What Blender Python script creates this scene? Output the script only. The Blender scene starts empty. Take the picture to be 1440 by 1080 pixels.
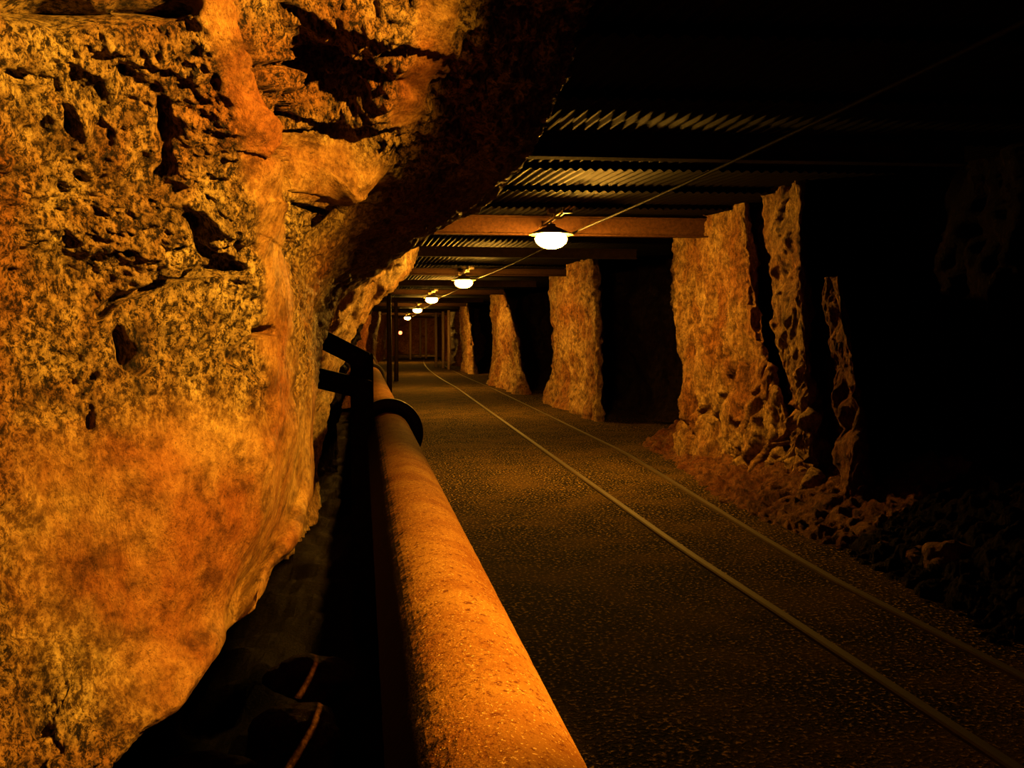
import bpy, bmesh, math, random
from mathutils import Vector, noise, Matrix
random.seed(7)
S = bpy.context.scene
COL = S.collection
EYE = 1.40
CEIL = 2.68

# ------------------------------------------------------------------ camera
F = 1350.0
VPX, VPY = 505.0, 472.0
yaw = math.atan((720 - VPX) / F)
pitch = math.atan((540 - VPY) / math.hypot(F, 720 - VPX))
cam_d = bpy.data.cameras.new('camera')
cam_d.sensor_width = 36; cam_d.lens = F / 1440 * 36
cam_d.clip_start = 0.03; cam_d.clip_end = 300
cam = bpy.data.objects.new('camera', cam_d)
COL.objects.link(cam)
cam.location = (0, 0, EYE)
cam.rotation_euler = (math.pi / 2 - pitch, 0, -yaw)
S.camera = cam
_fw = Vector((math.sin(yaw) * math.cos(pitch), math.cos(yaw) * math.cos(pitch), -math.sin(pitch)))
_rt = Vector((math.cos(yaw), -math.sin(yaw), 0))
_up = _rt.cross(_fw)

def ray(x, y):
    return _fw + _rt * ((x - 720) / F) + _up * ((540 - y) / F)
def P(x, y, d):
    """world point on the sight line of (x, y) at d metres along the tunnel"""
    r = ray(x, y); k = d / r.y
    return Vector((r.x * k, d, EYE + r.z * k))
def PF(x, y, z=0.0):
    r = ray(x, y); k = (z - EYE) / r.z
    return Vector((r.x * k, r.y * k, z))

def bend(d):
    return 0.0 if d < 25 else 2.9 * ((d - 25) / 50.0) ** 2

# ------------------------------------------------------------------ helpers
def tag(o, label=None, cat=None, group=None, kind=None):
    if label: o['label'] = label
    if cat: o['category'] = cat
    if group: o['group'] = group
    if kind: o['kind'] = kind
    return o
def link(name, me, mat=None, parent=None):
    o = bpy.data.objects.new(name, me); COL.objects.link(o)
    if mat: me.materials.append(mat)
    if parent: o.parent = parent
    return o
def bmobj(name, bm, mat, parent=None, smooth=False):
    me = bpy.data.meshes.new(name)
    bmesh.ops.recalc_face_normals(bm, faces=bm.faces)
    bm.to_mesh(me); bm.free()
    if smooth:
        for p in me.polygons: p.use_smooth = True
    return link(name, me, mat, parent)
def empty(name, loc, rz=0.0):
    o = bpy.data.objects.new(name, None); COL.objects.link(o)
    o.location = loc; o.rotation_euler = (0, 0, rz); o.empty_display_size = .1
    return o
def copy_tree(o, parent=None):
    c = o.copy(); COL.objects.link(c); c.parent = parent
    for ch in list(o.children): copy_tree(ch, c)
    return c
def add_box(bm, lo, hi, bev=0.0):
    r = bmesh.ops.create_cube(bm, size=1)
    c = [(a + b) / 2 for a, b in zip(lo, hi)]; s = [b - a for a, b in zip(lo, hi)]
    for v in r['verts']:
        v.co = Vector((c[i] + v.co[i] * s[i] for i in range(3)))
    if bev:
        es = list({e for v in r['verts'] for e in v.link_edges})
        bmesh.ops.bevel(bm, geom=es, offset=bev, segments=2, affect='EDGES')
def add_tube(bm, pts, r, seg=12, cap=True, rough=0.0):
    pts = [Vector(p) for p in pts]
    rr = r if isinstance(r, (list, tuple)) else [r] * len(pts)
    rings = []; n = None
    for i, p in enumerate(pts):
        t = (pts[min(i + 1, len(pts) - 1)] - pts[max(i - 1, 0)]).normalized()
        if n is None:
            a = Vector((0, 0, 1)) if abs(t.z) < .9 else Vector((1, 0, 0))
            n = (a - t * a.dot(t)).normalized()
        else:
            n = (n - t * n.dot(t)).normalized()
        b = t.cross(n); ring = []
        for k in range(seg):
            a = 2 * math.pi * k / seg
            q = n * math.cos(a) + b * math.sin(a)
            rad = rr[i]
            if rough: rad += rough * noise.noise((p + q * rr[i]) * 14)
            ring.append(bm.verts.new(p + q * rad))
        rings.append(ring)
    for i in range(len(rings) - 1):
        for k in range(seg):
            bm.faces.new((rings[i][k], rings[i][(k + 1) % seg], rings[i + 1][(k + 1) % seg], rings[i + 1][k]))
    if cap:
        bm.faces.new(rings[0]); bm.faces.new(rings[-1][::-1])
def add_lathe(bm, prof, seg=24, center=(0, 0, 0), axis='Z', closed=False):
    rings = []
    for r, h in prof:
        ring = []
        for k in range(seg):
            a = 2 * math.pi * k / seg
            if axis == 'Z': co = (center[0] + r * math.cos(a), center[1] + r * math.sin(a), center[2] + h)
            else: co = (center[0] + r * math.cos(a), center[1] + h, center[2] + r * math.sin(a))
            ring.append(bm.verts.new(co))
        rings.append(ring)
    m = len(rings)
    for i in range(m if closed else m - 1):
        for k in range(seg):
            bm.faces.new((rings[i][k], rings[i][(k + 1) % seg], rings[(i + 1) % m][(k + 1) % seg], rings[(i + 1) % m][k]))
    if not closed:
        for rg in (rings[0], rings[-1]):
            if (rg[0].co - rg[len(rg) // 2].co).length > 1e-4: bm.faces.new(rg)
def fbm(p, scale, octv=4, H=0.9):
    return noise.fractal(p * scale, H, 2.1, octv)
def ridged(p, scale, octv=4):
    s = 0; a = .5; q = p * scale
    for i in range(octv):
        n = 1 - abs(noise.noise(q)) * 2
        s += a * n * n; a *= .5; q = q * 2.07 + Vector((3.1, 7.7, 1.3))
    return s - .45
def cell(p, scale):
    """blocky, faceted rock offset"""
    d, pts = noise.voronoi(p * scale)
    return d[1] - d[0]
def sstep(a, b, x):
    t = max(0.0, min(1.0, (x - a) / (b - a))); return t * t * (3 - 2 * t)

# ------------------------------------------------------------------ materials
def nt(name):
    m = bpy.data.materials.new(name); m.use_nodes = True
    t = m.node_tree
    b = t.nodes['Principled BSDF']
    return m, t, b
def N(t, typ, **kw):
    n = t.nodes.new(typ)
    for k, v in kw.items():
        if k in n.inputs.keys(): n.inputs[k].default_value = v
        else: setattr(n, k, v)
    return n
def ramp(t, fac, stops, interp='LINEAR'):
    r = t.nodes.new('ShaderNodeValToRGB'); r.color_ramp.interpolation = interp
    e = r.color_ramp.elements
    while len(e) < len(stops): e.new(.5)
    for i, (p, c) in enumerate(stops):
        e[i].position = p; e[i].color = (*c, 1) if len(c) == 3 else c
    t.links.new(fac, r.inputs['Fac']); return r.outputs['Color']
def mixc(t, fac, a, b, mode='MIX'):
    m = t.nodes.new('ShaderNodeMix'); m.data_type = 'RGBA'; m.blend_type = mode
    if isinstance(fac, float): m.inputs[0].default_value = fac
    else: t.links.new(fac, m.inputs[0])
    for i, c in ((6, a), (7, b)):
        if isinstance(c, tuple): m.inputs[i].default_value = (*c, 1)
        else: t.links.new(c, m.inputs[i])
    return m.outputs[2]
def noisef(t, vec, scale, detail=5, rough=.6, dist=0.0):
    n = N(t, 'ShaderNodeTexNoise'); n.inputs['Scale'].default_value = scale
    n.inputs['Detail'].default_value = detail; n.inputs['Roughness'].default_value = rough
    n.inputs['Distortion'].default_value = dist
    t.links.new(vec, n.inputs['Vector']); return n.outputs['Fac']
def gpos(t, sc=(1, 1, 1), rot=(0, 0, 0)):
    g = t.nodes.new('ShaderNodeNewGeometry'); mp = t.nodes.new('ShaderNodeMapping')
    mp.inputs['Scale'].default_value = sc; mp.inputs['Rotation'].default_value = rot
    t.links.new(g.outputs['Position'], mp.inputs['Vector']); return mp.outputs['Vector']
def bump(t, b, h, strength, dist, prev=None):
    n = t.nodes.new('ShaderNodeBump'); n.inputs['Strength'].default_value = strength
    n.inputs['Distance'].default_value = dist
    t.links.new(h, n.inputs['Height'])
    if prev is not None: t.links.new(prev, n.inputs['Normal'])
    t.links.new(n.outputs['Normal'], b.inputs['Normal']); return n.outputs['Normal']

def rock_mat(name, light, mid, dark, rust, grain=1.0, spec=.25, smooth_attr=False, stretch=(1, 1, .55), speck=.5):
    m, t, b = nt(name)
    v = gpos(t); vs = gpos(t, stretch, (.25, .1, 0))
    big = noisef(t, v, 1.3, 4); midn = noisef(t, vs, 7, 6, .65, .4)
    fine = noisef(t, vs, 50 * grain, 8, .80, 0); micro = noisef(t, v, 110 * grain, 3, .6)
    c = ramp(t, midn, [(.32, mid), (.55, light), (.8, mid)])
    c = mixc(t, ramp(t, big, [(.42, (0, 0, 0)), (.6, (.8, .8, .8))]), c, rust)
    blot = noisef(t, gpos(t), 11, 5, .7)
    c = mixc(t, .8, c, mixc(t, 1.0, c, ramp(t, blot, [(.36, (.25, .2, .17)), (.5, (.95, .95, .95)), (.62, (1.25, 1.3, 1.3))]), 'MULTIPLY'))
    lum = ramp(t, fine, [(.43, (.02, .015, .012)), (.475, (.30, .26, .22)), (.515, (.9, .9, .9)), (.60, (1.4, 1.5, 1.5))])
    if smooth_attr:
        at = t.nodes.new('ShaderNodeAttribute'); at.attribute_name = 'crumbly'
        fac = t.nodes.new('ShaderNodeMapRange'); t.links.new(at.outputs['Fac'], fac.inputs['Value'])
        fac.inputs['To Min'].default_value = .12; pf = fac.outputs[0]
        c = mixc(t, pf, mixc(t, 1.0, c, (.72, .58, .42), 'MULTIPLY'), mixc(t, 1.0, c, lum, 'MULTIPLY'))
    else:
        c = mixc(t, speck, c, mixc(t, 1.0, c, lum, 'MULTIPLY'))
    c = mixc(t, ramp(t, micro, [(.30, (.6, .6, .6)), (.42, (0, 0, 0))]), c, dark)
    t.links.new(c, b.inputs['Base Color'])
    b.inputs['Roughness'].default_value = .62
    b.inputs['IOR'].default_value = 1 + spec
    n1 = bump(t, b, midn, .55, .10)
    if smooth_attr:
        mm = t.nodes.new('ShaderNodeMath'); mm.operation = 'MULTIPLY'
        ad = t.nodes.new('ShaderNodeMath'); ad.operation = 'MULTIPLY_ADD'
        ad.inputs[1].default_value = .85; ad.inputs[2].default_value = .15
        t.links.new(at.outputs['Fac'], ad.inputs[0])
        t.links.new(fine, mm.inputs[0]); t.links.new(ad.outputs[0], mm.inputs[1]); fh = mm.outputs[0]
    else: fh = fine
    n2 = bump(t, b, fh, .9, .05 / grain, n1)
    bump(t, b, micro, .4, .01 / grain, n2)
    return m

M = {}
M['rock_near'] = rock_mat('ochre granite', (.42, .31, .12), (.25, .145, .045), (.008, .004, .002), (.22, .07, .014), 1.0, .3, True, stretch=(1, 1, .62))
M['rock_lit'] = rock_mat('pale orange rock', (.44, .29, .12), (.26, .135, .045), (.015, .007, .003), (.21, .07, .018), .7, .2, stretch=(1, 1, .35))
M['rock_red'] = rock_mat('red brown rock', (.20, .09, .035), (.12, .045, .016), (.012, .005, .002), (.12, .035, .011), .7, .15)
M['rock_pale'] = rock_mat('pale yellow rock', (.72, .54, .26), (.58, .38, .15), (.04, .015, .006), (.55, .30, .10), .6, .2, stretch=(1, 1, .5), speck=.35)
M['rock_shade'] = rock_mat('shaded black rock', (.011, .0055, .002), (.006, .003, .0012), (.002, .001, .0005), (.008, .003, .001), .6, .08)  # near black, standing in for shade in the trench and along the right edge
M['rock_dark'] = rock_mat('dark damp rock', (.06, .038, .022), (.035, .02, .011), (.01, .006, .004), (.04, .018, .009), .8, .15)

# asphalt walkway
m, t, b = nt('gravelly asphalt'); M['asphalt'] = m
v = gpos(t)
g1 = noisef(t, v, 48, 3, .6); g2 = noisef(t, v, 140, 2, .5); pat = noisef(t, v, 1.6, 4, .6)
c = ramp(t, g1, [(.46, (.004, .003, .0015)), (.57, (.025, .017, .006)), (.68, (.40, .26, .085))])
c = mixc(t, ramp(t, pat, [(.45, (0, 0, 0)), (.68, (.6, .6, .6))]), c, (.075, .044, .012))
t.links.new(c, b.inputs['Base Color']); b.inputs['Roughness'].default_value = .9
b.inputs['IOR'].default_value = 1.08
n1 = bump(t, b, g1, 1.0, .03); bump(t, b, g2, .5, .006, n1)

# rusty painted pipe
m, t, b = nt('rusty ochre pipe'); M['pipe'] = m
v = gpos(t)
a1 = noisef(t, v, 4.5, 5, .6); a2 = noisef(t, v, 60, 4, .7); a3 = noisef(t, v, 180, 2, .6)
c = ramp(t, a1, [(.36, (.085, .032, .006)), (.6, (.135, .068, .015))])
c = mixc(t, ramp(t, a2, [(.36, (1, 1, 1)), (.46, (0, 0, 0))]), c, (.05, .016, .005))
c = mixc(t, ramp(t, a3, [(.62, (0, 0, 0)), (.72, (.7, .7, .7))]), c, (.42, .28, .11))
# shade painted black on the trench side; ochre kept on top and walkway side
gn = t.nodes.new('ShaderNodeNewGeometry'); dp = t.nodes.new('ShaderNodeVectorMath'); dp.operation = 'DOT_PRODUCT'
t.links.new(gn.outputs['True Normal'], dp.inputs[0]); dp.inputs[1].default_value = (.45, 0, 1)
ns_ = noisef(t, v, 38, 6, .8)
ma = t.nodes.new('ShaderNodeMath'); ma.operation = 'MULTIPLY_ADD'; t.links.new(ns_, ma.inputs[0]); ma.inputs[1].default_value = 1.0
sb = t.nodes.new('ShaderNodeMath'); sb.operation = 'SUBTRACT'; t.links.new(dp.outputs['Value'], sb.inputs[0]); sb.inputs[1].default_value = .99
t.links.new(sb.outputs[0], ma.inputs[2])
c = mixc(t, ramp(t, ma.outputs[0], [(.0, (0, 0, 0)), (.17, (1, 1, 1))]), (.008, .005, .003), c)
t.links.new(c, b.inputs['Base Color']); b.inputs['Roughness'].default_value = .8
b.inputs['IOR'].default_value = 1.06
n1 = bump(t, b, a2, .5, .012); bump(t, b, a3, .5, .004, n1)

def simple(name, col, rough=.6, metal=0.0, nscale=20, var=.4, bstr=.3, bdist=.005, stretch=(1, 1, 1), spec=None):
    m, t, b = nt(name)
    v = gpos(t, stretch); f = noisef(t, v, nscale, 5, .65)
    c = ramp(t, f, [(.3, tuple(x * (1 - var) for x in col)), (.7, tuple(min(1, x * (1 + var)) for x in col))])
    t.links.new(c, b.inputs['Base Color']); b.inputs['Roughness'].default_value = rough
    if spec is not None: b.inputs['Specular IOR Level'].default_value = .5; b.inputs['IOR'].default_value = 1 + spec
    b.inputs['Metallic'].default_value = metal
    bump(t, b, f, bstr, bdist); return m
M['timber'] = simple('dark old timber', (.016, .009, .005), .8, 0, 14, .5, .6, .01, (1, .2, 1), spec=.1)
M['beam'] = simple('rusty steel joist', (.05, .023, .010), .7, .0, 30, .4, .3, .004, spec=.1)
M['beam_shaded'] = simple('shaded rusty joist', (.022, .011, .005), .7, .0, 30, .4, .3, .004, spec=.1)  # joist colour darkened as shade, for the beams behind the farther lamps
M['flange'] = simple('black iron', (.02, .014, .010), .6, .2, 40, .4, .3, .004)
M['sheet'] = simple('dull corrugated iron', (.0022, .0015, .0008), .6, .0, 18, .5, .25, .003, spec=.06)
M['rail'] = simple('worn steel rail', (.045, .029, .012), .7, 0, 40, .3, .3, .002, spec=.1)
M['cable'] = simple('black cable', (.010, .008, .006), .6, 0, 60, .3, .2, .001, spec=.05)
M['housing'] = simple('painted lamp housing', (.25, .20, .12), .45, .4, 60, .3, .2, .001)
M['galv'] = simple('galvanised conduit', (.45, .38, .25), .35, .8, 60, .2, .2, .001)

def emis(name, col, strength):
    m, t, b = nt(name)
    b.inputs['Base Color'].default_value = (.8, .8, .8, 1)
    b.inputs['Emission Color'].default_value = (*col, 1); b.inputs['Emission Strength'].default_value = strength
    return m
LC = (1.0, .43, .040)
M['globe'] = emis('glowing lamp glass', LC, 1000)
M['red'] = emis('red signal glass', (1, .12, .04), 8)

# ------------------------------------------------------------------ rock builders
def catmull(p0, p1, p2, p3, t):
    return .5 * ((2 * p1) + (p2 - p0) * t + (2 * p0 - 5 * p1 + 4 * p2 - p3) * t * t + (3 * p1 - p0 - 3 * p2 + p3) * t * t * t)
def interp_row(pts, t):
    n = len(pts) - 1; x = min(max(t, 0), 1) * n; i = min(int(x), n - 1); f = x - i
    return catmull(pts[max(i - 1, 0)], pts[i], pts[i + 1], pts[min(i + 2, n)], f)
def patch(name, rows, nu, nv, disp, mat, parent=None, attr=None, uw=None, thick=None):
    """rows: list of rows of world points; dense Catmull-Rom surface, displaced along normals.
    A back skin is added so the rock is a solid."""
    grid = []
    us = [i / (nu - 1) for i in range(nu)]
    if uw: us = [uw(u) for u in us]
    dense = [[interp_row(r, u) for u in us] for r in rows]
    for j in range(nv):
        t_ = j / (nv - 1)
        grid.append([interp_row([dense[k][i] for k in range(len(rows))], t_) for i in range(nu)])
    nor = [[None] * nu for _ in range(nv)]
    for j in range(nv):
        for i in range(nu):
            du = grid[j][min(i + 1, nu - 1)] - grid[j][max(i - 1, 0)]
            dv = grid[min(j + 1, nv - 1)][i] - grid[max(j - 1, 0)][i]
            n = dv.cross(du)
            nor[j][i] = n.normalized() if n.length > 1e-9 else Vector((0, -1, 0))
    verts = []; av = []
    for j in range(nv):
        for i in range(nu):
            p = grid[j][i]; dlt, a = disp(p, nor[j][i])
            verts.append(p + nor[j][i] * dlt); av.append(a)
    faces = [(j * nu + i, j * nu + i + 1, (j + 1) * nu + i + 1, (j + 1) * nu + i) for j in range(nv - 1) for i in range(nu - 1)]
    me = bpy.data.meshes.new(name)
    if thick:
        base = len(verts); st = 8
        ii = list(range(0, nu, st)); ii += [nu - 1] if ii[-1] != nu - 1 else []
        jj = list(range(0, nv, st)); jj += [nv - 1] if jj[-1] != nv - 1 else []
        for j in jj:
            for i in ii: verts.append(thick(verts[j * nu + i], i / (nu - 1), j / (nv - 1))); av.append(0)
        a, b_ = len(ii), len(jj)
        for j in range(b_ - 1):
            for i in range(a - 1):
                faces.append((base + j * a + i, base + (j + 1) * a + i, base + (j + 1) * a + i + 1, base + j * a + i + 1))
        # rim walls
        for i in range(a - 1):
            for (jf, jb) in ((0, 0), (nv - 1, b_ - 1)):
                faces.append(tuple([jf * nu + q for q in range(ii[i], ii[i + 1] + 1)] + [base + jb * a + i + 1, base + jb * a + i]))
        for j in range(b_ - 1):
            for (if_, ib) in ((0, 0), (nu - 1, a - 1)):
                faces.append(tuple([q * nu + if_ for q in range(jj[j], jj[j + 1] + 1)] + [base + (j + 1) * a + ib, base + j * a + ib]))
    me.from_pydata([tuple(v) for v in verts], [], faces); me.update()
    bm = bmesh.new(); bm.from_mesh(me)
    bmesh.ops.recalc_face_normals(bm, faces=bm.faces); bm.to_mesh(me); bm.free()
    if attr:
        at = me.attributes.new('crumbly', 'FLOAT', 'POINT')
        at.data.foreach_set('value', av)
    for p in me.polygons: p.use_smooth = len(p.vertices) == 4
    return link(name, me, mat, parent)

# ---- foreground outcrop at the left, leaning over the walkway
R = [
 [(-700,-300,1.4),(-60,-220,2.6),(180,-200,2.85),(335,-200,2.95),(440,-200,3.3),(720,-160,3.3),(880,-110,3.6),(900,-170,5.5)],
 [(-700,0,1.35),(-10,0,2.55),(180,0,2.75),(335,0,2.85),(430,0,3.25),(665,0,3.3),(828,0,3.62),(720,0,6)],
 [(-700,130,1.4),(-10,130,2.65),(190,130,2.9),(365,130,3.0),(440,130,3.6),(588,130,3.6),(778,130,4.25),(620,140,7)],
 [(-700,220,1.45),(-10,220,2.7),(200,220,3.0),(378,220,3.15),(425,220,3.7),(540,220,4.0),(738,212,4.6),(560,230,8)],
 [(-700,290,1.5),(-10,290,2.75),(200,290,3.05),(382,290,3.3),(420,290,3.75),(480,290,4.3),(690,284,5.2),(520,300,8)],
 [(-700,370,1.5),(-10,370,2.8),(200,370,3.15),(370,370,3.4),(410,370,3.75),(428,370,4.3),(572,356,5.8),(470,370,8.5)],
 [(-700,450,1.5),(-10,450,2.85),(200,450,3.15),(370,450,3.45),(408,450,3.7),(424,445,4.2),(462,444,6.0),(430,450,8.5)],
 [(-700,560,1.5),(-10,560,2.85),(200,560,3.1),(370,560,3.45),(412,560,3.7),(428,560,4.2),(442,560,5.2),(400,560,8.5)],
 [(-700,690,1.5),(-10,680,2.8),(190,680,3.05),(355,680,3.4),(395,680,3.65),(415,680,4.1),(438,680,4.8),(390,690,8.5)],
 [(-700,860,1.5),(-10,860,2.75),(150,850,2.95),(305,800,3.3),(345,790,3.5),(375,770,3.9),(412,748,4.4),(370,740,8.5)],
 [(-700,1050,1.5),(-10,1010,2.65),(110,985,2.8),(255,900,3.15),(310,860,3.35),(340,820,3.7),(376,788,4.1),(330,750,8)],
 [(-700,1260,1.5),(-10,1200,2.55),(90,1130,2.65),(212,1035,2.9),(268,975,3.1),(318,890,3.5),(360,830,3.9),(320,770,8)],
 [(-700,1250,1.9),(-10,1230,2.8),(70,1150,3.0),(180,1030,3.4),(230,960,3.8),(280,870,4.2),(320,800,4.6),(300,780,8)],
]
rows = []
for r in R:
    rr = []
    for (x, y, d) in r:
        p = P(x, y, d); p.z = min(p.z, CEIL + .12)
        rr.append(p)
    rows.append(rr)
# local bulges / hollows in world space: (point, radius, amount)
def W(x, y, d): return P(x, y, d)
LUMPS = [(W(480,240,3.9), .20, .16), (W(460,150,3.6), .22, -.10), (W(540,90,3.5), .16, .06), (W(480,50,3.4), .2, .07),
         (W(480,195,3.8), .07, -.13), (W(430,200,3.6), .08, -.10), (W(300,420,3.2), .25, .08), (W(185,480,3.1), .045, -.12),
         (W(150,420,3.1), .10, -.05), (W(110,10,2.6), .10, -.10), (W(220,8,2.7), .08, -.10),
         (W(280,690,3.2), .35, .05), (W(345,470,3.5), .05, -.08), (W(225,170,2.9), .05, -.05), (W(640,230,4.4), .16, -.12),
         (W(690,120,4.0), .15, .10), (W(520,340,4.8), .2, -.06), (W(320,300,3.2), .12, .06), (W(60,600,2.9), .2, .05),
         (W(440,120,3.6), .12, -.08), (W(500,105,3.6), .09, -.07)]
CRK = [([(140,440),(200,405),(260,385),(330,370)], .022, .09), ([(178,470),(190,510)], .045, .12), ([(40,8),(120,16),(190,14),(255,4)], .05, .16),
       ([(385,212),(430,205),(470,186),(545,176)], .022, .13), ([(360,100),(400,92),(470,96),(560,70)], .016, .07), ([(345,0),(358,70),(385,150),(408,210),(412,262)], .022, .09),
       ([(343,480),(362,468),(385,466)], .018, .08), ([(225,150),(240,235),(222,260)], .018, .05), ([(262,300),(285,345),(300,360)], .03, .05), ([(430,290),(480,283),(520,270)], .014, .06),
       ([(380,130),(440,138),(500,128)], .018, .05)]
SMO = [([(300,0),(340,80),(365,200),(378,330),(392,450),(400,560)], .075), ([(435,240),(510,240)], .13), ([(620,0),(600,90),(570,150)], .08)]
def _ang(x, y):
    r = ray(x, y); return (r.x / r.y, r.z / r.y)
CRK = [([_ang(*q) for q in a], b_, c) for a, b_, c in CRK]
SMO = [([_ang(*q) for q in a], b_) for a, b_ in SMO]
def pdist(u, v, pl):
    best = 9
    for (ax, ay), (bx, by) in zip(pl[:-1], pl[1:]):
        dx, dy = bx - ax, by - ay; t_ = max(0, min(1, ((u - ax) * dx + (v - ay) * dy) / (dx * dx + dy * dy)))
        best = min(best, math.hypot(u - ax - dx * t_, v - ay - dy * t_))
    return best
def disp_out(p, n):
    q = p.copy()
    # region of smoother rock low down on the right side of the face
    smooth = sstep(1.30, 1.02, p.z + .10 * noise.noise(p * 3)) * sstep(2.75, 3.0, p.y)
    crumb = 1 - .92 * smooth
    edge = sstep(3.9, 4.6, p.y)
    u_, v_ = (p.x + .02 * noise.noise(p * 9)) / p.y, (p.z - EYE + .02 * noise.noise(p * 9 + Vector((3, 3, 3)))) / p.y
    if p.y < 5:
        for pl, w_ in SMO:
            crumb = min(crumb, max(.12, sstep(.5, 1.1, pdist(u_, v_, pl) * p.y / w_)))
    crumb *= 1 - .45 * edge
    w = p + Vector((noise.noise(p * 4), noise.noise(p * 4 + Vector((9, 1, 2))), noise.noise(p * 4 + Vector((1, 8, 5))))) * .06
    d = .045 * fbm(p, 1.6, 3)
    d += (.010 + .035 * crumb) * ridged(w, 3.2, 4)
    d += .026 * crumb * fbm(w, 13, 4, .6)
    d -= .020 * crumb * max(0, noise.noise(w * 22) - .12) * 3.0
    d -= .055 * crumb * max(0, noise.noise(w * Vector((5, 5, 3.2)).x + Vector((4, 4, 4))) - .32)
    for c, r, a in LUMPS:
        dd = (p - c).length_squared / (r * r)
        if dd < 5: d += a * math.exp(-dd)
    if p.y < 5:
        for pl, w_, dp_ in CRK:
            k_ = pdist(u_, v_, pl) * p.y / (w_ * (.8 + .6 * noise.noise(p * 12)))
            if k_ < 2: d -= dp_ * math.exp(-k_ ** 4)
    # stepped bedding cracks in the hollow at the top
    k = math.exp(-((p - W(460, 110, 3.5)).length / .38) ** 2)
    if k > .02: d += .05 * k * (1 if math.sin((p.z + .15 * p.x) * 26 + 2 * noise.noise(p * 3)) > .2 else -1)
    return d, crumb
outcrop = patch('rock_outcrop', rows, 380, 400, disp_out, M['rock_near'], attr=True,
    uw=lambda u: (u ** .9) * .93 + .07 * u,
    thick=lambda p, u, v: Vector((min(p.x - .9, -1.0) - .4 * (1 - u), p.y + .8, min(p.z + .1, CEIL + .3))))
tag(outcrop, 'huge rough ochre rock face at the left, leaning over beneath the roof', 'rock')

# ---- generic U-shaped rock pillar: path of (x, y) footprints, extruded up with noise
def pillar(name, path, z0, z1, nu, nv, mat, amp=.1, flare=.2, lean=None, seed=0, cracks=(), zs=.5, back=None, sgn=1):
    pts = [Vector((x, y, 0)) for x, y in path]
    rows = []
    nz = 7
    for k in range(nz):
        f = k / (nz - 1); z = z1 + (z0 - z1) * f
        rr = []
        for i, p in enumerate(pts):
            q = p.copy(); q.z = z
            if lean: q += lean(i / (len(pts) - 1), max(0.0, (z - z0) / (z1 - z0)))
            rr.append(q)
        rows.append(rr)
    sv = Vector((seed * 3.7, seed * 1.9, seed * 5.1))
    def dsp(p, n):
        s = Vector((p.x, p.y, p.z * zs)) + sv
        w = s + Vector((noise.noise(s * 3), noise.noise(s * 3 + Vector((5, 5, 5))), noise.noise(s * 3 + Vector((2, 7, 3))))) * .12
        d = amp * 1.3 * fbm(s, 1.2, 3) + amp * .9 * ridged(w, 2.2, 4) + amp * .35 * fbm(w, 8, 4, .7)
        d -= amp * .5 * max(0, .16 - cell(w, 2.4)) * 6 * .5
        h = p.z - z0
        d += flare * max(0, 1 - h / .75) ** 1.6 * (1 + .5 * noise.noise(s * 5))
        for f, wd, dp in cracks:
            t = (p.y - f(p.z) + .05 * noise.noise(Vector((7, 0, p.z * 5)) + sv) + .08 * noise.noise(Vector((0, 0, p.z * 3)) + sv)) / wd
            d -= dp * math.exp(-t ** 6)
        return d * sgn, 1
    return patch(name, rows, nu, nv, dsp, mat, thick=back)

ZB, ZT = -.08, CEIL + .05
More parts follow.
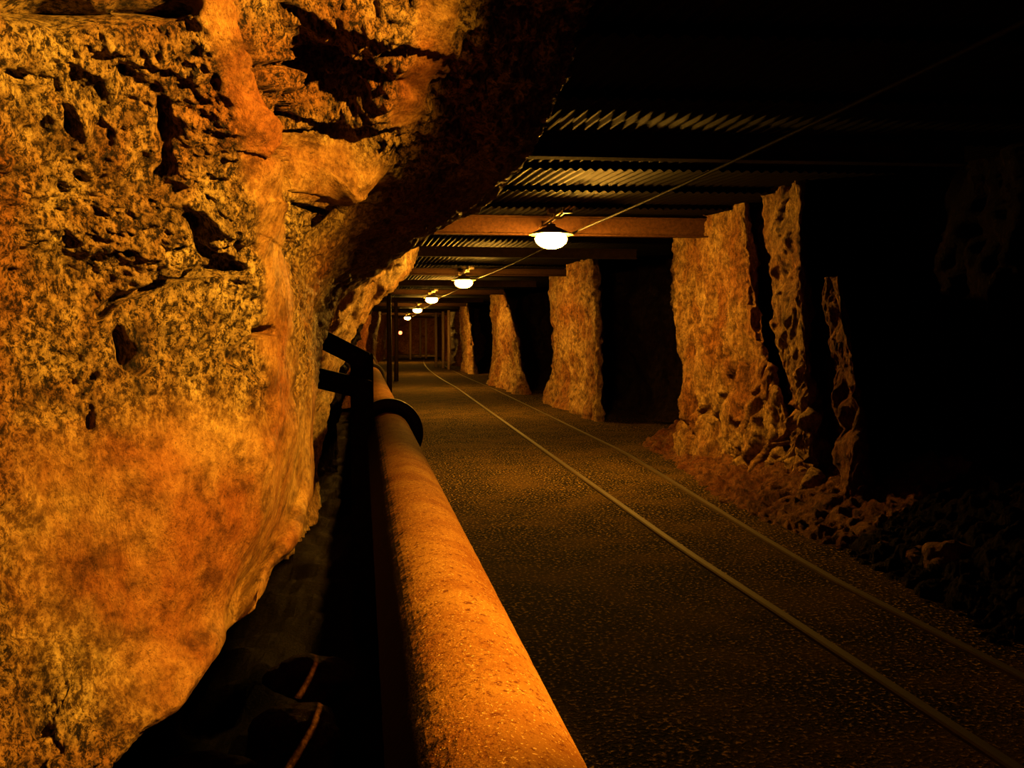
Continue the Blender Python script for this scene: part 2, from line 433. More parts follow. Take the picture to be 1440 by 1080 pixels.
# right hand side pillars
def slot(ax, ay, bx, by, X=3.6):
    """crack seen from image a to image b on the wall plane at X: gives depth y as a function of z"""
    def at(x, y):
        r = ray(x, y); k = X / r.x; return r.y * k, EYE + r.z * k
    (y1, z1), (y2, z2) = at(ax, ay), at(bx, by)
    return lambda z: y1 + (y2 - y1) * (z - z1) / (z2 - z1)
cr = [(slot(1072, 330, 1122, 640), .15, .7), (slot(1112, 400, 1160, 700), .24, .9)]
pb = lambda X: (lambda p, u, v: Vector((X, p.y + (.2 if u < .5 else -.2), p.z)))
def lerp_tab(tab, v):
    if v <= tab[0][0]: return tab[0][1]
    for (a, b_), (c, d_) in zip(tab[:-1], tab[1:]):
        if v <= c: return b_ + (d_ - b_) * (v - a) / (c - a)
    return tab[-1][1]
def slab(name, X, far, near, z0, z1, nu, nv, mat, amp, flare, seed, label, grp, depth=1.2, batter=0.0):
    """rock standing against the wall; far / near edges given as wall points (z, y) at distance X"""
    def tab(pts):
        t_ = []
        for (x, y) in pts:
            r = ray(x, y); k = X / r.x; t_.append((EYE + r.z * k, r.y * k))
        return sorted(t_)
    tf, tn = tab(far), tab(near)
    rows = []
    for k in range(16):
        z = z1 + (z0 - z1) * k / 15
        yf, yn = lerp_tab(tf, z), lerp_tab(tn, z)
        if yf - yn < .12: yf = yn + .12
        w = yf - yn; xx = X + batter * (z - z0); b_ = depth; sl = yn / xx
        rows.append([Vector(q + (z,)) for q in ((xx + b_, yn + b_ * sl * 1.15), (xx + b_ * .45, yn + b_ * .45 * sl * 1.1), (xx + .12, yn + .16), (xx + .02, yn + w * .05), (xx, yn + w * .25),
                     (xx, yn + w * .5), (xx, yn + w * .75), (xx + .03, yf - w * .04), (xx + .25, yf + .1), (xx + b_ * .6, yf + b_ * .5 * sl), (xx + b_, yf + b_ * sl * 1.2))])
    sv = Vector((seed * 3.7, seed * 1.9, seed * 5.1))
    def dsp(p, n):
        s_ = Vector((p.x, p.y, p.z * .45)) + sv
        w = s_ + Vector((noise.noise(s_ * 3), noise.noise(s_ * 3 + Vector((5, 5, 5))), noise.noise(s_ * 3 + Vector((2, 7, 3))))) * .12
        d = amp * 1.0 * fbm(s_, 1.5, 3) + amp * .8 * ridged(w, 2.6, 4) + amp * .4 * fbm(w, 9, 4, .7)
        d -= amp * 2.2 * max(0, noise.noise(w * 4.5 + Vector((3, 3, 3))) - .30)
        d += flare * max(0, 1 - (p.z - z0) / .8) ** 1.6
        d -= amp * sstep(1.5, .7, p.z) * max(0, .16 - cell(w, 3.0)) * 7 - amp * .3 * sstep(1.5, .7, p.z)
        return -d, 1
    o = patch(name, rows, nu, nv, dsp, mat)
    return tag(o, label, 'rock pillar', grp)
PG = 'rock pillars along the right wall'
p1 = slab('rock_pillar', 3.70, [(938, 300), (938, 345), (943, 450), (955, 540), (944, 600), (956, 660)], [(1042, 300), (1052, 400), (1066, 480), (1092, 560), (1122, 650), (1160, 740)],
     ZB, ZT, 300, 300, M['rock_lit'], .12, .10, 1, 'x', PG)
slab('rock_pillar', 3.62, [(1066, 285), (1080, 400), (1098, 500), (1120, 600), (1134, 700), (1140, 760)], [(1124, 285), (1126, 400), (1132, 500), (1138, 600), (1146, 700), (1150, 760)],
     ZB, ZT, 140, 300, M['rock_lit'], .10, .03, 31, 'thin upright rock slab tapering to a point at its foot, just right of the big orange pillar', 'thin rock slabs', .7)
slab('rock_pillar', 3.60, [(1150, 380), (1154, 460), (1168, 560), (1178, 700), (1180, 780)], [(1176, 380), (1192, 460), (1206, 560), (1213, 700), (1222, 780)],
     ZB, 1.86, 140, 240, M['rock_red'], .07, .06, 32, 'dull brown broken off rock slab standing farthest right of the lit ones', 'thin rock slabs', .5)
tag(p1, 'tall fissured orange rock pillar nearest on the right, split by dark cracks', 'rock pillar', 'rock pillars along the right wall')
def edge(sh, pw):
    return lambda u, h: Vector((0, sh * h ** pw * (1 - sstep(.45, .8, u)), 0))
PILL = [
 ([(5.7, 22.3), (4.9, 19.2), (4.15, 16.2), (3.92, 15.3), (3.84, 15.8), (3.86, 17.0), (3.9, 18.4), (3.95, 19.4), (4.3, 20.2), (5.7, 22.6)], M['rock_lit'], 'second orange rock pillar on the right, its face narrow and tilted', 220, 170, .11, .12, 2, edge(.5, 2)),
 ([(5.7, 33), (4.9, 28.8), (4.1, 24.2), (3.93, 23.0), (3.85, 23.6), (3.85, 25.0), (3.9, 27), (4.0, 28.6), (4.4, 29.6), (5.7, 33.6)], M['rock_lit'], 'third orange rock pillar on the right, curved and brown at its foot', 170, 130, .12, .15, 3, edge(3.4, 2)),
 ([(6.2, 52), (5.2, 44), (4.35, 36.6), (4.2, 35.4), (4.15, 36), (4.2, 38), (4.3, 40), (4.5, 41.5), (5.0, 43), (6.2, 52.4)], M['rock_lit'], 'fourth rock pillar on the right, a thin lit sliver', 110, 100, .12, .1, 4, edge(2.5, 2)),
]
for pth, mt, lab, nu, nv, amp, fl, sd, ln_ in PILL:
    o = pillar('rock_pillar', pth, ZB, ZT, nu, nv, mt, amp, fl, seed=sd, sgn=-1, lean=ln_)
    tag(o, lab, 'rock pillar', 'rock pillars along the right wall')
o = pillar('rock_pillar', [(5.9, 2.4), (5.2, 3.0), (4.8, 4), (4.6, 5), (4.45, 6), (4.5, 6.9), (5.1, 7.4), (5.9, 7.6)], ZB, ZT, 200, 140, M['rock_shade'], .16, .3, seed=21, sgn=-1, back=pb(5.8))
tag(o, 'rock pillar coloured near black for shade at the right edge, nearer than the orange one', 'rock pillar', 'rock pillars along the right wall')
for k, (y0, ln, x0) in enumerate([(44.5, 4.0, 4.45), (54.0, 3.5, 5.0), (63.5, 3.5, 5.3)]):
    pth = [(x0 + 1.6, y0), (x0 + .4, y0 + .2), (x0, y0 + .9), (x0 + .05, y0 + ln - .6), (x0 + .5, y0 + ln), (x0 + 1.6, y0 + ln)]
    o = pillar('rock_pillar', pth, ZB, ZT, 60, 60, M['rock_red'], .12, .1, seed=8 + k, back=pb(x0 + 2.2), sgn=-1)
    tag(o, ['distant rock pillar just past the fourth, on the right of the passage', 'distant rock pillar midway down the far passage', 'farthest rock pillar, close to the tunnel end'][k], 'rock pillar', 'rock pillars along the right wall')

# left hand buttresses beyond the outcrop: foot recessed, head leaning in over the pipe
def lean_in(a):
    return lambda u, h: Vector((a * (min(h, .85) ** 2.3) * (1 if u > .12 and u < .9 else .2), 0, 0))
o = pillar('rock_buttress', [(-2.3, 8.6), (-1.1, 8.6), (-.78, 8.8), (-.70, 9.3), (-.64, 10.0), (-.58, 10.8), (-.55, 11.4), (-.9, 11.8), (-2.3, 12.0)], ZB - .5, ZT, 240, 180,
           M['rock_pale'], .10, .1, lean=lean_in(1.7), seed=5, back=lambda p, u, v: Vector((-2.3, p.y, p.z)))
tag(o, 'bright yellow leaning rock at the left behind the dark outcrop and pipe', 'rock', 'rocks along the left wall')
o = pillar('rock_buttress', [(-2.0, 13.4), (-.7, 13.6), (-.42, 14.2), (-.36, 15.6), (-.45, 16.8), (-.8, 17.4), (-2.0, 17.6)], ZB - .5, ZT, 130, 110,
           M['rock_shade'], .16, .1, lean=lean_in(.9), seed=6, back=lambda p, u, v: Vector((-2.0, p.y, p.z)))
tag(o, 'jagged dark and glinting rock left of the passage, beyond the yellow one', 'rock', 'rocks along the left wall')
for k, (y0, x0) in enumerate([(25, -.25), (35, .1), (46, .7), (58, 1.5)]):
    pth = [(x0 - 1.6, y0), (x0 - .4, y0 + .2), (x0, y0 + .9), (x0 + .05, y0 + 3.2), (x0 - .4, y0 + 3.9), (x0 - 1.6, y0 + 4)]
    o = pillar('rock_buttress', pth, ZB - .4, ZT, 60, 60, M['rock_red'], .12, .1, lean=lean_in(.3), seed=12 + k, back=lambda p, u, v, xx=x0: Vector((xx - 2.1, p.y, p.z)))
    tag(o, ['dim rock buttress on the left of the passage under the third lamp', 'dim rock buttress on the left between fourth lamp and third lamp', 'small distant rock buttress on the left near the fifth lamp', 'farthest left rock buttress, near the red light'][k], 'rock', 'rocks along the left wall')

# ------------------------------------------------------------------ setting
def sheet_grid(name, fn, nu, nv, mat):
    me = bpy.data.meshes.new(name)
    vs = [fn(i / (nu - 1), j / (nv - 1)) for j in range(nv) for i in range(nu)]
    fs = [(j * nu + i, j * nu + i + 1, (j + 1) * nu + i + 1, (j + 1) * nu + i) for j in range(nv - 1) for i in range(nu - 1)]
    me.from_pydata(vs, [], fs); me.update()
    for p in me.polygons: p.use_smooth = True
    return link(name, me, mat)
YE = 76.0
def floor_fn(u, v):
    y = -3 + (YE + 4) * (v ** 1.6)
    x = .17 + u * 6.05 + bend(y)
    e = sstep(.5, .75, u) * .05 * noise.noise(Vector((x * 2, y * 2, 0)))
    return (x, y, .008 * noise.noise(Vector((x * 1.3, y * .9, 3))) + e)
tag(sheet_grid('floor', floor_fn, 60, 300, M['asphalt']), kind='structure')
def kerb_fn(u, v):       # concrete edge that carries the pavement beside the trench
    y = -3 + (YE + 4) * (v ** 1.6)
    return (.17 + bend(y) - .02 * noise.noise(Vector((0, y, 0))), y, .01 - 1.0 * u)
tag(sheet_grid('trim_1', kerb_fn, 8, 200, M['rock_dark']), kind='structure')
def ditch_fn(u, v):
    y = -3 + (YE + 4) * (v ** 1.6)
    x = -2.2 + u * 2.3 + bend(y)
    q = Vector((x, y, 0))
    return (x, y, -.62 + .12 * fbm(q, 2, 4) - .0 + .35 * max(0, -x - 1.2 + bend(y)))
tag(sheet_grid('floor_trench', ditch_fn, 60, 300, M['rock_shade']), kind='structure')  # trench bed coloured near black to deepen its shade
def wl_fn(u, v):
    y = -3 + (YE + 4) * (v ** 1.6); z = -.8 + u * 3.7
    q = Vector((0, y, z))
    return (-1.75 + bend(y) * 1.0 + .25 * fbm(q, 1.1, 4) + .12 * ridged(q, 2, 3), y, z)
tag(sheet_grid('wall_left', wl_fn, 50, 400, M['rock_dark']), kind='structure')
def wr_fn(u, v):
    y = -3 + (YE + 4) * (v ** 1.6); z = -.1 + u * 3.0
    q = Vector((5, y, z))
    return (5.3 + bend(y) + .25 * fbm(q, 1.1, 4) + .15 * ridged(q, 2, 3) - .5 * max(0, 1 - u * 4) ** 2, y, z)
tag(sheet_grid('wall_right', wr_fn, 50, 400, M['rock_dark']), kind='structure')
def we_fn(u, v):
    x = -3 + u * 13; z = -.8 + v * 3.7; q = Vector((x, 0, z))
    return (x, YE + .3 * fbm(q, 1.2, 4) + .15 * ridged(q, 2.2, 3), z)
tag(sheet_grid('wall_end', we_fn, 120, 50, M['rock_red']), kind='structure')
def wb_fn(u, v):
    x = -3 + u * 10; z = -.8 + v * 3.7; q = Vector((x, 7, z))
    return (x, -2.9 + .3 * fbm(q, 1.2, 4), z)
tag(sheet_grid('wall_back', wb_fn, 60, 30, M['rock_dark']), kind='structure')
def ce_fn(u, v):
    y = -3 + (YE + 4) * (v ** 1.6); x = -2.6 + u * 9 + bend(y)
    return (x, y, CEIL + .16 + .05 * fbm(Vector((x, y, 0)), 1.5, 3))
tag(sheet_grid('ceiling', ce_fn, 30, 200, M['rock_dark']), kind='structure')

# ------------------------------------------------------------------ corrugated roof sheets
def corr(name, x0, x1, y0, y1, drop, skew=0.0):
    bm = bmesh.new(); pitch_ = .076; n = int((x1 - x0) / pitch_ * 8)
    rows_ = []
    for layer in (0, 1):
        for jy, y in enumerate((y0, (y0 + y1) / 2, y1)):
            row = []
            for i in range(n + 1):
                x = x0 + (x1 - x0) * i / n
                z = CEIL + .05 - drop * (1 - jy / 2) + .011 * math.sin(2 * math.pi * x / pitch_) - .0025 * layer
                row.append(bm.verts.new((x, y + skew * (x - x0), z)))
            rows_.append(row)
    for a, b_ in ((0, 1), (1, 2), (3, 4), (4, 5)):
        for i in range(n): bm.faces.new((rows_[a][i], rows_[a][i + 1], rows_[b_][i + 1], rows_[b_][i]))
    for a, b_ in ((0, 3), (2, 5)):
        for i in range(n): bm.faces.new((rows_[a][i], rows_[a][i + 1], rows_[b_][i + 1], rows_[b_][i]))
    return bmobj(name, bm, M['sheet'], smooth=False)
ys = [-.6, .6, 1.8, 3.0, 4.2, 5.3, 6.4, 7.5, 8.6, 9.7]
nm = ['over the camera end of the roof', 'next from the camera end', 'above the outcrop', 'just past the overhang', 'midway to the first beam', 'in the black roof before the glinting ones', 'with the faintest glints', 'with a glinting upper edge', 'with a dotted glinting edge near the first lamp', 'closest to the first lit beam']
for i, y in enumerate(ys):
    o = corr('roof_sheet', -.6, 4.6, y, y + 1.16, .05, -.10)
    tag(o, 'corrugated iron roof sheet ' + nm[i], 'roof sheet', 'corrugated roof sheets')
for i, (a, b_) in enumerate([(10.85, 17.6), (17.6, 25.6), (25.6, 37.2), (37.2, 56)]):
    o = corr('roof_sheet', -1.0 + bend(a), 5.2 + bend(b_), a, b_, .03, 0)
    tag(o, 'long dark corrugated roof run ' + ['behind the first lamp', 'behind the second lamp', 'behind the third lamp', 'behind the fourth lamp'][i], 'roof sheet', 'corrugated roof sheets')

# ------------------------------------------------------------------ roof beams (I-section joists)
def joist(x0, x1, label, y, rz=0.0, depth=.2, w=.11, mt='beam'):
    e = empty('roof_beam', ((x0 + x1) / 2, y, CEIL - .02), rz)
    L = (x1 - x0) / 2
    bm = bmesh.new(); add_box(bm, (-L, -.006, -depth + .01), (L, .006, -.01)); bmobj('web', bm, M[mt], e)
    bm = bmesh.new(); add_box(bm, (-L, -w / 2, -depth), (L, w / 2, -depth + .014), .002); bmobj('flange', bm, M[mt], e)
    bm = bmesh.new(); add_box(bm, (-L, -w / 2, -.014), (L, w / 2, 0), .002); bmobj('flange', bm, M[mt], e)
    tag(e, label, 'beam', 'steel beams across the roof')
LAMPS = [(775, 335), (652, 397), (607, 421), (587, 436), (573, 447)]
LZ = EYE + .97
lpos = []
for (x, y) in LAMPS:
    r = ray(x, y); k = (LZ - EYE) / r.z
    lpos.append(Vector((r.x * k, r.y * k, LZ)))
print('LAMPS', lpos)
bl = ['rust coloured roof beam lit behind the first and largest lamp', 'thin lit roof beam behind the second lamp', 'thin lit roof beam behind the third lamp',
      'thin lit roof beam behind the fourth lamp', 'tiny lit roof beam behind the fifth lamp']
for i, p in enumerate(lpos):
    joist(-.5 + bend(p.y), 3.9 + bend(p.y), bl[i], p.y + .62, -.03, .2 if i == 0 else .13, .11, 'beam' if i == 0 else 'beam_shaded')
for i, y in enumerate([.55, 5.9]):
    joist(-.4, 3.9, ['unlit roof beam nearest the camera', 'unlit roof beam before the first lamp'][i], y, -.06, .15, mt='timber')
for i, y in enumerate([13.6, 21.6, 31.5, 44]):
    joist(-.6 + bend(y), 4.0 + bend(y), 'dark roof beam midway between the ' + ['first and second lamps', 'second and third lamps', 'third and fourth lamps', 'fourth and fifth lamps'][i], y, 0, .14, mt='timber')  # black timber colour put on steel joists so they read as unlit

# ------------------------------------------------------------------ lamps
def make_lamp():
    e = empty('tunnel_lamp', (0, 0, 0))
    bm = bmesh.new(); add_lathe(bm, [(.0005, .14), (.04, .14), (.045, .115), (.085, .10), (.15, .07), (.225, .035), (.222, .031), (.145, .062), (.0005, .078)], 28)
    bmobj('housing', bm, M['housing'], e, True)
    bm = bmesh.new()
    prof = [(max(.0005, .155 * math.sin(math.pi * k / 18)), .085 * math.cos(math.pi * k / 18) - .01) for k in range(19)]
    add_lathe(bm, prof, 28); bmobj('globe', bm, M['globe'], e, True)
    for k in range(4):
        g = bmesh.new()
        a0 = math.pi / 4 * k
        pts = [(.166 * math.cos(t) * math.cos(a0), .166 * math.cos(t) * math.sin(a0), .0 - .108 * math.sin(t)) for t in [math.pi * q / 14 for q in range(15)]]
        add_tube(g, pts, .0022, 5); bmobj('guard_wire', g, M['galv'], e, True)
    bm = bmesh.new(); add_tube(bm, [(0, 0, .12), (0, 0, .27)], .010, 8); bmobj('hanger', bm, M['galv'], e)
    bm = bmesh.new(); add_box(bm, (-.035, -.055, .24), (.035, .055, .285), .006); bmobj('junction_box', bm, M['housing'], e)
    return e
lamp0 = make_lamp()
ll = ['glowing round roof lamp nearest the camera, largest of the lit row', 'second glowing roof lamp down the tunnel', 'third glowing roof lamp, middle of the row',
      'fourth glowing roof lamp down the tunnel', 'fifth glowing roof lamp, smallest and farthest']
for i, p in enumerate(lpos):
    o = lamp0 if i == 0 else copy_tree(lamp0)
    o.location = p
    tag(o, ll[i], 'lamp', 'roof lamps along the tunnel')
o = copy_tree(lamp0); o.location = (bend(68) + 4.6, 69.5, 2.0)  # extra lamp, kept out of sight, added to brighten the tunnel end
tag(o, 'added lamp hidden behind a far pillar to light the tunnel end', 'lamp', 'roof lamps along the tunnel')
# conduit rods near the lamps and the long sagging cable
cz = CEIL - .22
pts = []
knots = [Vector((2.1, -2.5, LZ + .07)), Vector((2.1, 1.4, LZ + .07))] + [p + Vector((.2, 0, .07)) for p in lpos] + [Vector((lpos[-1].x + 1.0, 66, LZ + .2))]
for a, b_ in zip(knots[:-1], knots[1:]):
    for k in range(12):
        t_ = k / 12; q = a.lerp(b_, t_); q.z -= .03 * 4 * t_ * (1 - t_); q.x += .05; pts.append(q)
pts.append(knots[-1])
bm = bmesh.new(); add_tube(bm, pts, .011, 8); o = bmobj('power_cable', bm, M['cable'], smooth=True)
tag(o, 'long thin black cable slung from lamp to lamp under the roof', 'cable')
for i, p in enumerate(lpos):
    e = empty('conduit', p + Vector((0, 0, 0)))
    n_ = [.95, 1.5, 1.9, 2.2, 2.5][i]
    for s in (-1, 1):
        bm = bmesh.new(); add_tube(bm, [(s * .022, -n_, .19), (s * .022, .55, .165)], .009, 8); bmobj('tube', bm, M['galv'], e, True)
    for q in (-.8, -.35, .3):
        bm = bmesh.new(); add_box(bm, (-.045, n_ * q - .012, .15), (.045, n_ * q + .012, .205), .002); bmobj('clip', bm, M['galv'], e)
        tag(e, 'pair of shiny conduit tubes above the ' + ['nearest', 'second', 'third', 'fourth', 'fifth'][i] + ' roof lamp', 'conduit', 'conduits above the lamps')

# ------------------------------------------------------------------ fat pipe with flanges, in sections
PR = .15
pa = Vector((.184, .0, EYE - .686))
def pipe_c(y):      # axis of the pipe
    return Vector((.180 + .0035 * y - .0010 * max(0, y - 6) ** 1.0, y, EYE - .686))
def section(y0, y1, label):
    c0 = pipe_c(y0)
    e = empty('pipe_section', (c0.x, y0, 0))
    off = e.location
    bm = bmesh.new(); n = max(4, int((y1 - y0) / .05))
    add_tube(bm, [pipe_c(y0 + (y1 - y0) * k / n) - off for k in range(n + 1)], PR, 64, True, .0022)
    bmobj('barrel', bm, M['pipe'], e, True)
    for yy, s in ((y0, 1), (y1, -1)):
        c = pipe_c(yy) - off
        bm = bmesh.new(); th = .035
        lo, hi = (0, th) if s > 0 else (-th, 0)
        FR = .095 if 6 < yy < 8 else .062
        add_lathe(bm, [(PR - .004, lo), (PR + FR - .004, lo), (PR + FR, lo + .004), (PR + FR, hi - .004), (PR + FR - .004, hi), (PR - .004, hi)], 48, c, 'Y', True)
        fl = bmobj('flange', bm, M['flange'], e, True)
        for k in range(10):
            bm = bmesh.new()
            a = 2 * math.pi * (k + .5) / 10
            q = c + Vector(((PR + FR * .55) * math.cos(a), (hi if s > 0 else lo) , (PR + FR * .55) * math.sin(a)))
            add_tube(bm, [q, q + Vector((0, s * .022, 0))], .012, 6)
            bmobj('bolt', bm, M['flange'], fl)
    tag(e, label, 'pipe', 'lengths of the fat pipe')
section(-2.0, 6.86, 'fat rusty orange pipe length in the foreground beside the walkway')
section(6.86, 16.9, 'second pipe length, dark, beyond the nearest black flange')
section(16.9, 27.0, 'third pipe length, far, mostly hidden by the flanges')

# pipe support frame by the flange: post, arms from the rock, diagonal brace
def bar(a, b_, w, h, mat=None):
    bm = bmesh.new(); a = Vector(a); b_ = Vector(b_); t_ = (b_ - a).normalized()
    up = Vector((0, 0, 1)) if abs(t_.z) < .9 else Vector((0, 1, 0))
    s_ = t_.cross(up).normalized(); u_ = s_.cross(t_)
    vs = []
    for p in (a, b_):
        for i, j in ((-1, -1), (1, -1), (1, 1), (-1, 1)): vs.append(bm.verts.new(p + s_ * w / 2 * i + u_ * h / 2 * j))
    for f in ((0, 1, 2, 3), (7, 6, 5, 4), (0, 4, 5, 1), (1, 5, 6, 2), (2, 6, 7, 3), (3, 7, 4, 0)): bm.faces.new([vs[k] for k in f])
    bmesh.ops.bevel(bm, geom=list(bm.edges), offset=.006, segments=2, affect='EDGES')
    return bm
def support(y, label):
    e = empty('pipe_support', (pipe_c(y).x, y, -.6)); o = e.location
    px = P(509, 540, y).x
    top = P(509, 497, y).z
    def add(nm, a, b_, w, h): bmobj(nm, bar(Vector(a) - o, Vector(b_) - o, w, h), M['timber'], e)
    add('post', (px, y, -.66), (px, y, top), .15, .13)
    q = P(425, 525, y); r_ = P(520, 548, y)
    add('crossbar', (q.x, y - .09, q.z), (r_.x, y - .09, r_.z), .10, .13)
    q = P(425, 462, y); r_ = P(515, 508, y)
    add('brace', (q.x, y - .1, q.z), (r_.x, y - .1, r_.z), .10, .12)
    q = PF(520, 600, 0)
    add('saddle', (px, y + .02, pipe_c(y).z - PR - .05), (pipe_c(y).x + .22, y + .02, pipe_c(y).z - PR - .05), .12, .09)
    tag(e, label, 'pipe support', 'timber frames carrying the pipe')
support(6.45, 'dark timber frame holding the pipe against the rock by the nearest flange')
e = empty('pipe_stand', (.20, 3.3, 0))
for nm, a, b_ in (('post', (.04, 0, -.02), (.04, 0, .50)), ('saddle', (-.04, 0, .525), (.12, 0, .525))):
    bmobj(nm, bar(a, b_, .06, .06), M['timber'], e)
tag(e, 'dark stub post under the foreground pipe', 'pipe stand')

for lo_, hi_, lab in ((.03, .25, 'lower added plank blocking light under the foreground pipe'), (.31, .50, 'upper added plank blocking light just under the foreground pipe')):  # unseen boards added to keep the floodlight out of the trench
    o = bmobj('light_block_plank', bar((.175, -1.5, (lo_ + hi_) / 2), (.175, 6.2, (lo_ + hi_) / 2), .035, hi_ - lo_), M['timber']); tag(o, lab, 'plank', 'added light blocking planks')
# ------------------------------------------------------------------ rails sunk in the walkway
r1 = [PF(640, 545), PF(845, 700), PF(955, 770), PF(1110, 870), PF(1200, 925)]
r2 = [PF(880, 640), PF(1045, 735), PF(1075, 770), PF(1240, 855)]
print('RAIL1', r1); print('RAIL2', r2)
def rail(xo, label):
    e = empty('rail', (xo, 0, 0))
    pts = []
    y = .5
    while y < 60: pts.append(y); y += .5 + y * .03
    for nm, w, h, dx, mt in (('railhead', .018, .012, 0, M['rail']), ('flangeway', .045, .009, .032, M['flange'])):
        bm = bmesh.new(); prev = None
        for y in pts:
            x = dx + bend(y) + railx(y) ; z0 = -.02
            ring = [bm.verts.new((x - w / 2, y, z0)), bm.verts.new((x + w / 2, y, z0)), bm.verts.new((x + w / 2, y, h)), bm.verts.new((x - w / 2, y, h))]
            if prev:
                for k in range(4): bm.faces.new((prev[k], prev[(k + 1) % 4], ring[(k + 1) % 4], ring[k]))
            else: bm.faces.new(ring)
            prev = ring
        bm.faces.new(prev[::-1]); bmobj(nm, bm, mt, e)
    tag(e, label, 'rail', 'rails sunk in the walkway')
def railx(y): return .026 * (max(6.0, min(y, 26)) - 6.0) + RB * max(0, min(y, 11) - 5)
RB = 0.0
rail(2.06, 'long thin worn steel rail down the middle of the walkway')
RB = .055
rail(2.65, 'right hand sunken rail, fainter, nearer the rock pillars')

fr = [PF(*q) for q in ((900, 625), (955, 652), (1000, 688), (1050, 718), (1110, 745), (1180, 772), (1240, 800), (1320, 850), (1420, 905))]
rws = []
for t_, zz in ((1.0, .50), (.75, .40), (.45, .24), (.2, .12), (0.0, .02), (-.06, -.04)):
    rws.append([Vector((f.x + (1.25 if i > 0 else 1.1) * t_, f.y + .35 * t_, zz + .0)) for i, f in enumerate(fr)])
def dsp_b(p, n):
    w = p + Vector((noise.noise(p * 4), noise.noise(p * 4 + Vector((5, 5, 5))), noise.noise(p * 4 + Vector((2, 7, 3))))) * .08
    return .06 * ridged(w, 3.5, 4) + .10 * (cell(w, 5) - .25) + .03 * fbm(w, 14, 3, .7), 1
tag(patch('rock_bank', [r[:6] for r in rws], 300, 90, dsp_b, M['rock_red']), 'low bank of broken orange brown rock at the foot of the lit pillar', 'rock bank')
tag(patch('rock_bank', [r[5:] for r in rws], 240, 90, dsp_b, M['rock_shade']), 'bank of broken rock, coloured dark for shade, at the lower right edge', 'rock bank')  # near part of the bank, coloured black as if in shade
# ------------------------------------------------------------------ loose rocks
def rock(loc, s, mat, label, group, seed):
    bm = bmesh.new(); bmesh.ops.create_icosphere(bm, subdivisions=4, radius=1)
    sv = Vector((seed * 1.7, seed * .9, seed * 2.3))
    sx, sy, sz = s * random.uniform(.8, 1.3), s * random.uniform(.8, 1.3), s * random.uniform(.55, .85)
    for v in bm.verts:
        n_ = v.co.copy()
        k = 1 + .35 * noise.noise(n_ * 1.1 + sv) + .25 * (cell(n_ + sv, 1.1) - .3) + .06 * noise.noise(n_ * 6 + sv)
        v.co = Vector((n_.x * sx * k, n_.y * sy * k, n_.z * sz * k))
    o = bmobj('loose_rock', bm, mat, smooth=False)
    o.location = (loc[0], loc[1], loc[2] + sz * .55); o.rotation_euler = (0, 0, random.uniform(0, 6))
    tag(o, label, 'rock', group)
k = 0
for (x, y, s) in [(1010, 668, .11), (1040, 690, .14), (1075, 700, .10), (1100, 722, .16), (1140, 735, .13), (1165, 752, .10), (1000, 650, .09), (1060, 712, .08), (1195, 765, .15), (1225, 785, .09), (1120, 700, .17), (1270, 800, .12), (1310, 812, .16), (1360, 835, .12), (980, 652, .12)]:
    p = PF(x, y); k += 1
    if x > 1180: lab, g = 'dark loose rock in the rubble at the shadowy foot of the right wall', 'dark rubble at the right wall'
    else: lab, g = 'orange loose rock in the rubble at the foot of the nearest pillar', 'lit rubble at the nearest pillar'
    rock((p.x + .12, p.y, 0), s, M['rock_red'], lab, g, k)
for i, (x, y, z) in enumerate([(-.42, 3.2, -.5), (-.30, 4.3, -.5), (-.28, 5.2, -.5), (-.6, 3.8, -.5), (-.5, 2.7, -.5)]):
    rock((x, y, z), .2, M['rock_red'], 'rock lying half buried in the black trench left of the pipe', 'rocks in the trench', 40 + i)

# ------------------------------------------------------------------ timber props far down the tunnel
for i, (x, y0, lab) in enumerate([(613, 44, 'leftmost pale timber prop at the right of the far passage'), (623, 42, 'middle timber prop at the right of the far passage'), (631, 40, 'right timber prop beside the fourth pillar'),
                     (577, 58, 'slim pinkish prop in the far passage right of the red light'), (591, 62, 'slim prop in the middle of the far passage'), (599, 60, 'slim prop right of centre in the far passage'),
                     (557, 30, 'black timber prop at the left of the far passage'), (547, 24, 'nearer black prop on the left of the far passage')]):
    q = P(x, 480, y0)
    e_ = bmesh.new(); add_tube(e_, [(0, 0, 0), (.01, 0, 1.2), (0, 0, CEIL - .2)], [.07, .065, .06], 10, True, .01)
    o = bmobj('timber_prop', e_, M['timber'] if i > 5 else simple('weathered prop', (.22, .15, .11), .7), smooth=True)
    o.location = (q.x, y0, 0); tag(o, lab, 'prop', 'timber props')
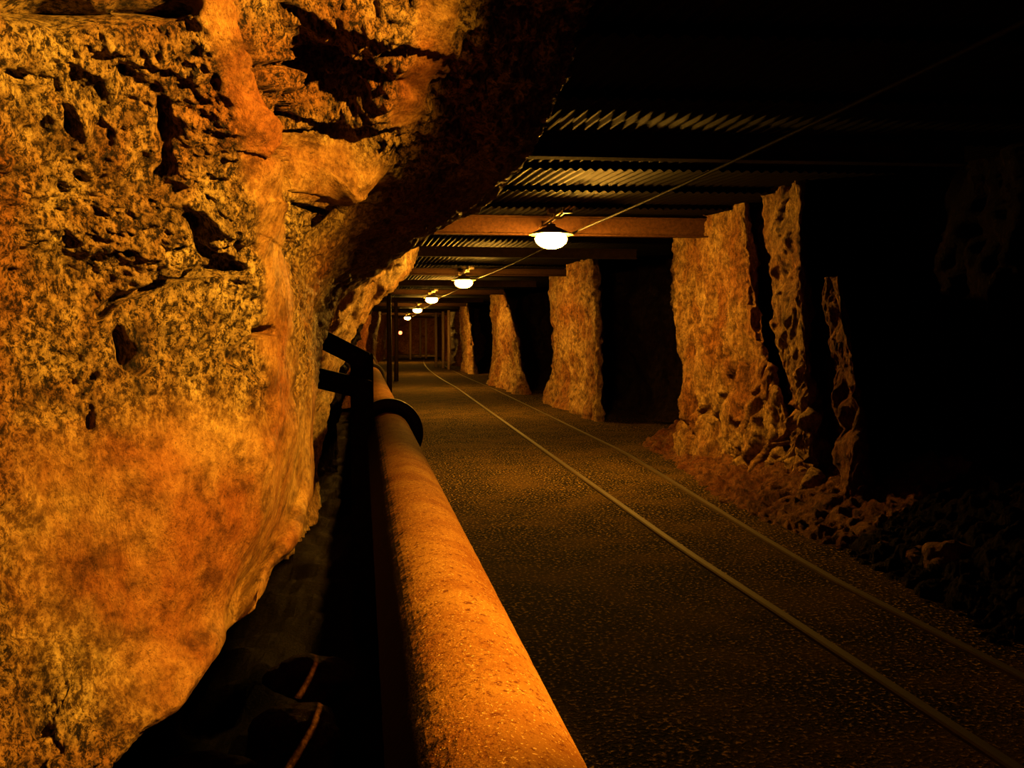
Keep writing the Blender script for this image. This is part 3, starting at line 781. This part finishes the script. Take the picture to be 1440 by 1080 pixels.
# red lamp at the end
q = P(563, 468, 70)
e = empty('signal_lamp', q)
bm = bmesh.new(); add_lathe(bm, [(.0005, .14), (.10, .10), (.13, 0), (.10, -.10), (.0005, -.14)], 16); bmobj('lens', bm, M['red'], e, True)
bm = bmesh.new(); add_box(bm, (-.12, .10, -.16), (.12, .3, .16), .01); bmobj('housing', bm, M['flange'], e)
bm = bmesh.new(); add_tube(bm, [(0, .2, .14), (0, .2, CEIL + .1 - q.z)], .02, 6); bmobj('hanger', bm, M['flange'], e)
tag(e, 'tiny red light glowing at the far end of the tunnel', 'lamp')

# ------------------------------------------------------------------ floodlight out of frame above the walkway, aimed at the outcrop
FL = Vector((1.74, 1.38, 2.57)); AIM = Vector((-1.09, 2.77, 1.08))
e = empty('floodlight', FL)
dirv = (AIM - FL).normalized(); quat = dirv.to_track_quat('-Z', 'Y')
bm = bmesh.new(); add_lathe(bm, [(.0005, .16), (.06, .16), (.085, .12), (.095, .0), (.11, -.05), (.102, -.05), (.088, .0), (.078, .11), (.0005, .12)], 28)
h = bmobj('housing', bm, M['flange'], e, True); h.rotation_mode = 'QUATERNION'; h.rotation_quaternion = quat
bm = bmesh.new(); add_lathe(bm, [(.0005, .035), (.05, .03), (.055, .0), (.03, -.02), (.0005, -.025)], 20, (0, 0, .05))
g = bmobj('bulb', bm, emis('flood bulb glass', LC, 20), e, True); g.rotation_mode = 'QUATERNION'; g.rotation_quaternion = quat
bm = bmesh.new(); add_tube(bm, [(0, 0, .05), (0, 0, CEIL - FL.z)], .014, 8); bmobj('hanger', bm, M['flange'], e)
tag(e, 'black floodlight hung from the roof, aimed at the left rock face', 'lamp')
ld = bpy.data.lights.new('flood', 'SPOT'); ld.color = LC; ld.energy = 2050; ld.spot_size = math.radians(77); ld.spot_blend = .34
ld.shadow_soft_size = .035
lo = bpy.data.objects.new('flood_light', ld); COL.objects.link(lo); lo.parent = e
lo.location = dirv * .05; lo.rotation_mode = 'QUATERNION'; lo.rotation_quaternion = quat

# ------------------------------------------------------------------ world, colour management
w = bpy.data.worlds.new('world'); S.world = w; w.use_nodes = True
w.node_tree.nodes['Background'].inputs[0].default_value = (0, 0, 0, 1)
w.node_tree.nodes['Background'].inputs[1].default_value = 0
vs = S.view_settings
vs.view_transform = 'Standard'; vs.look = 'None'; vs.exposure = 0; vs.gamma = 1; vs.use_curve_mapping = False
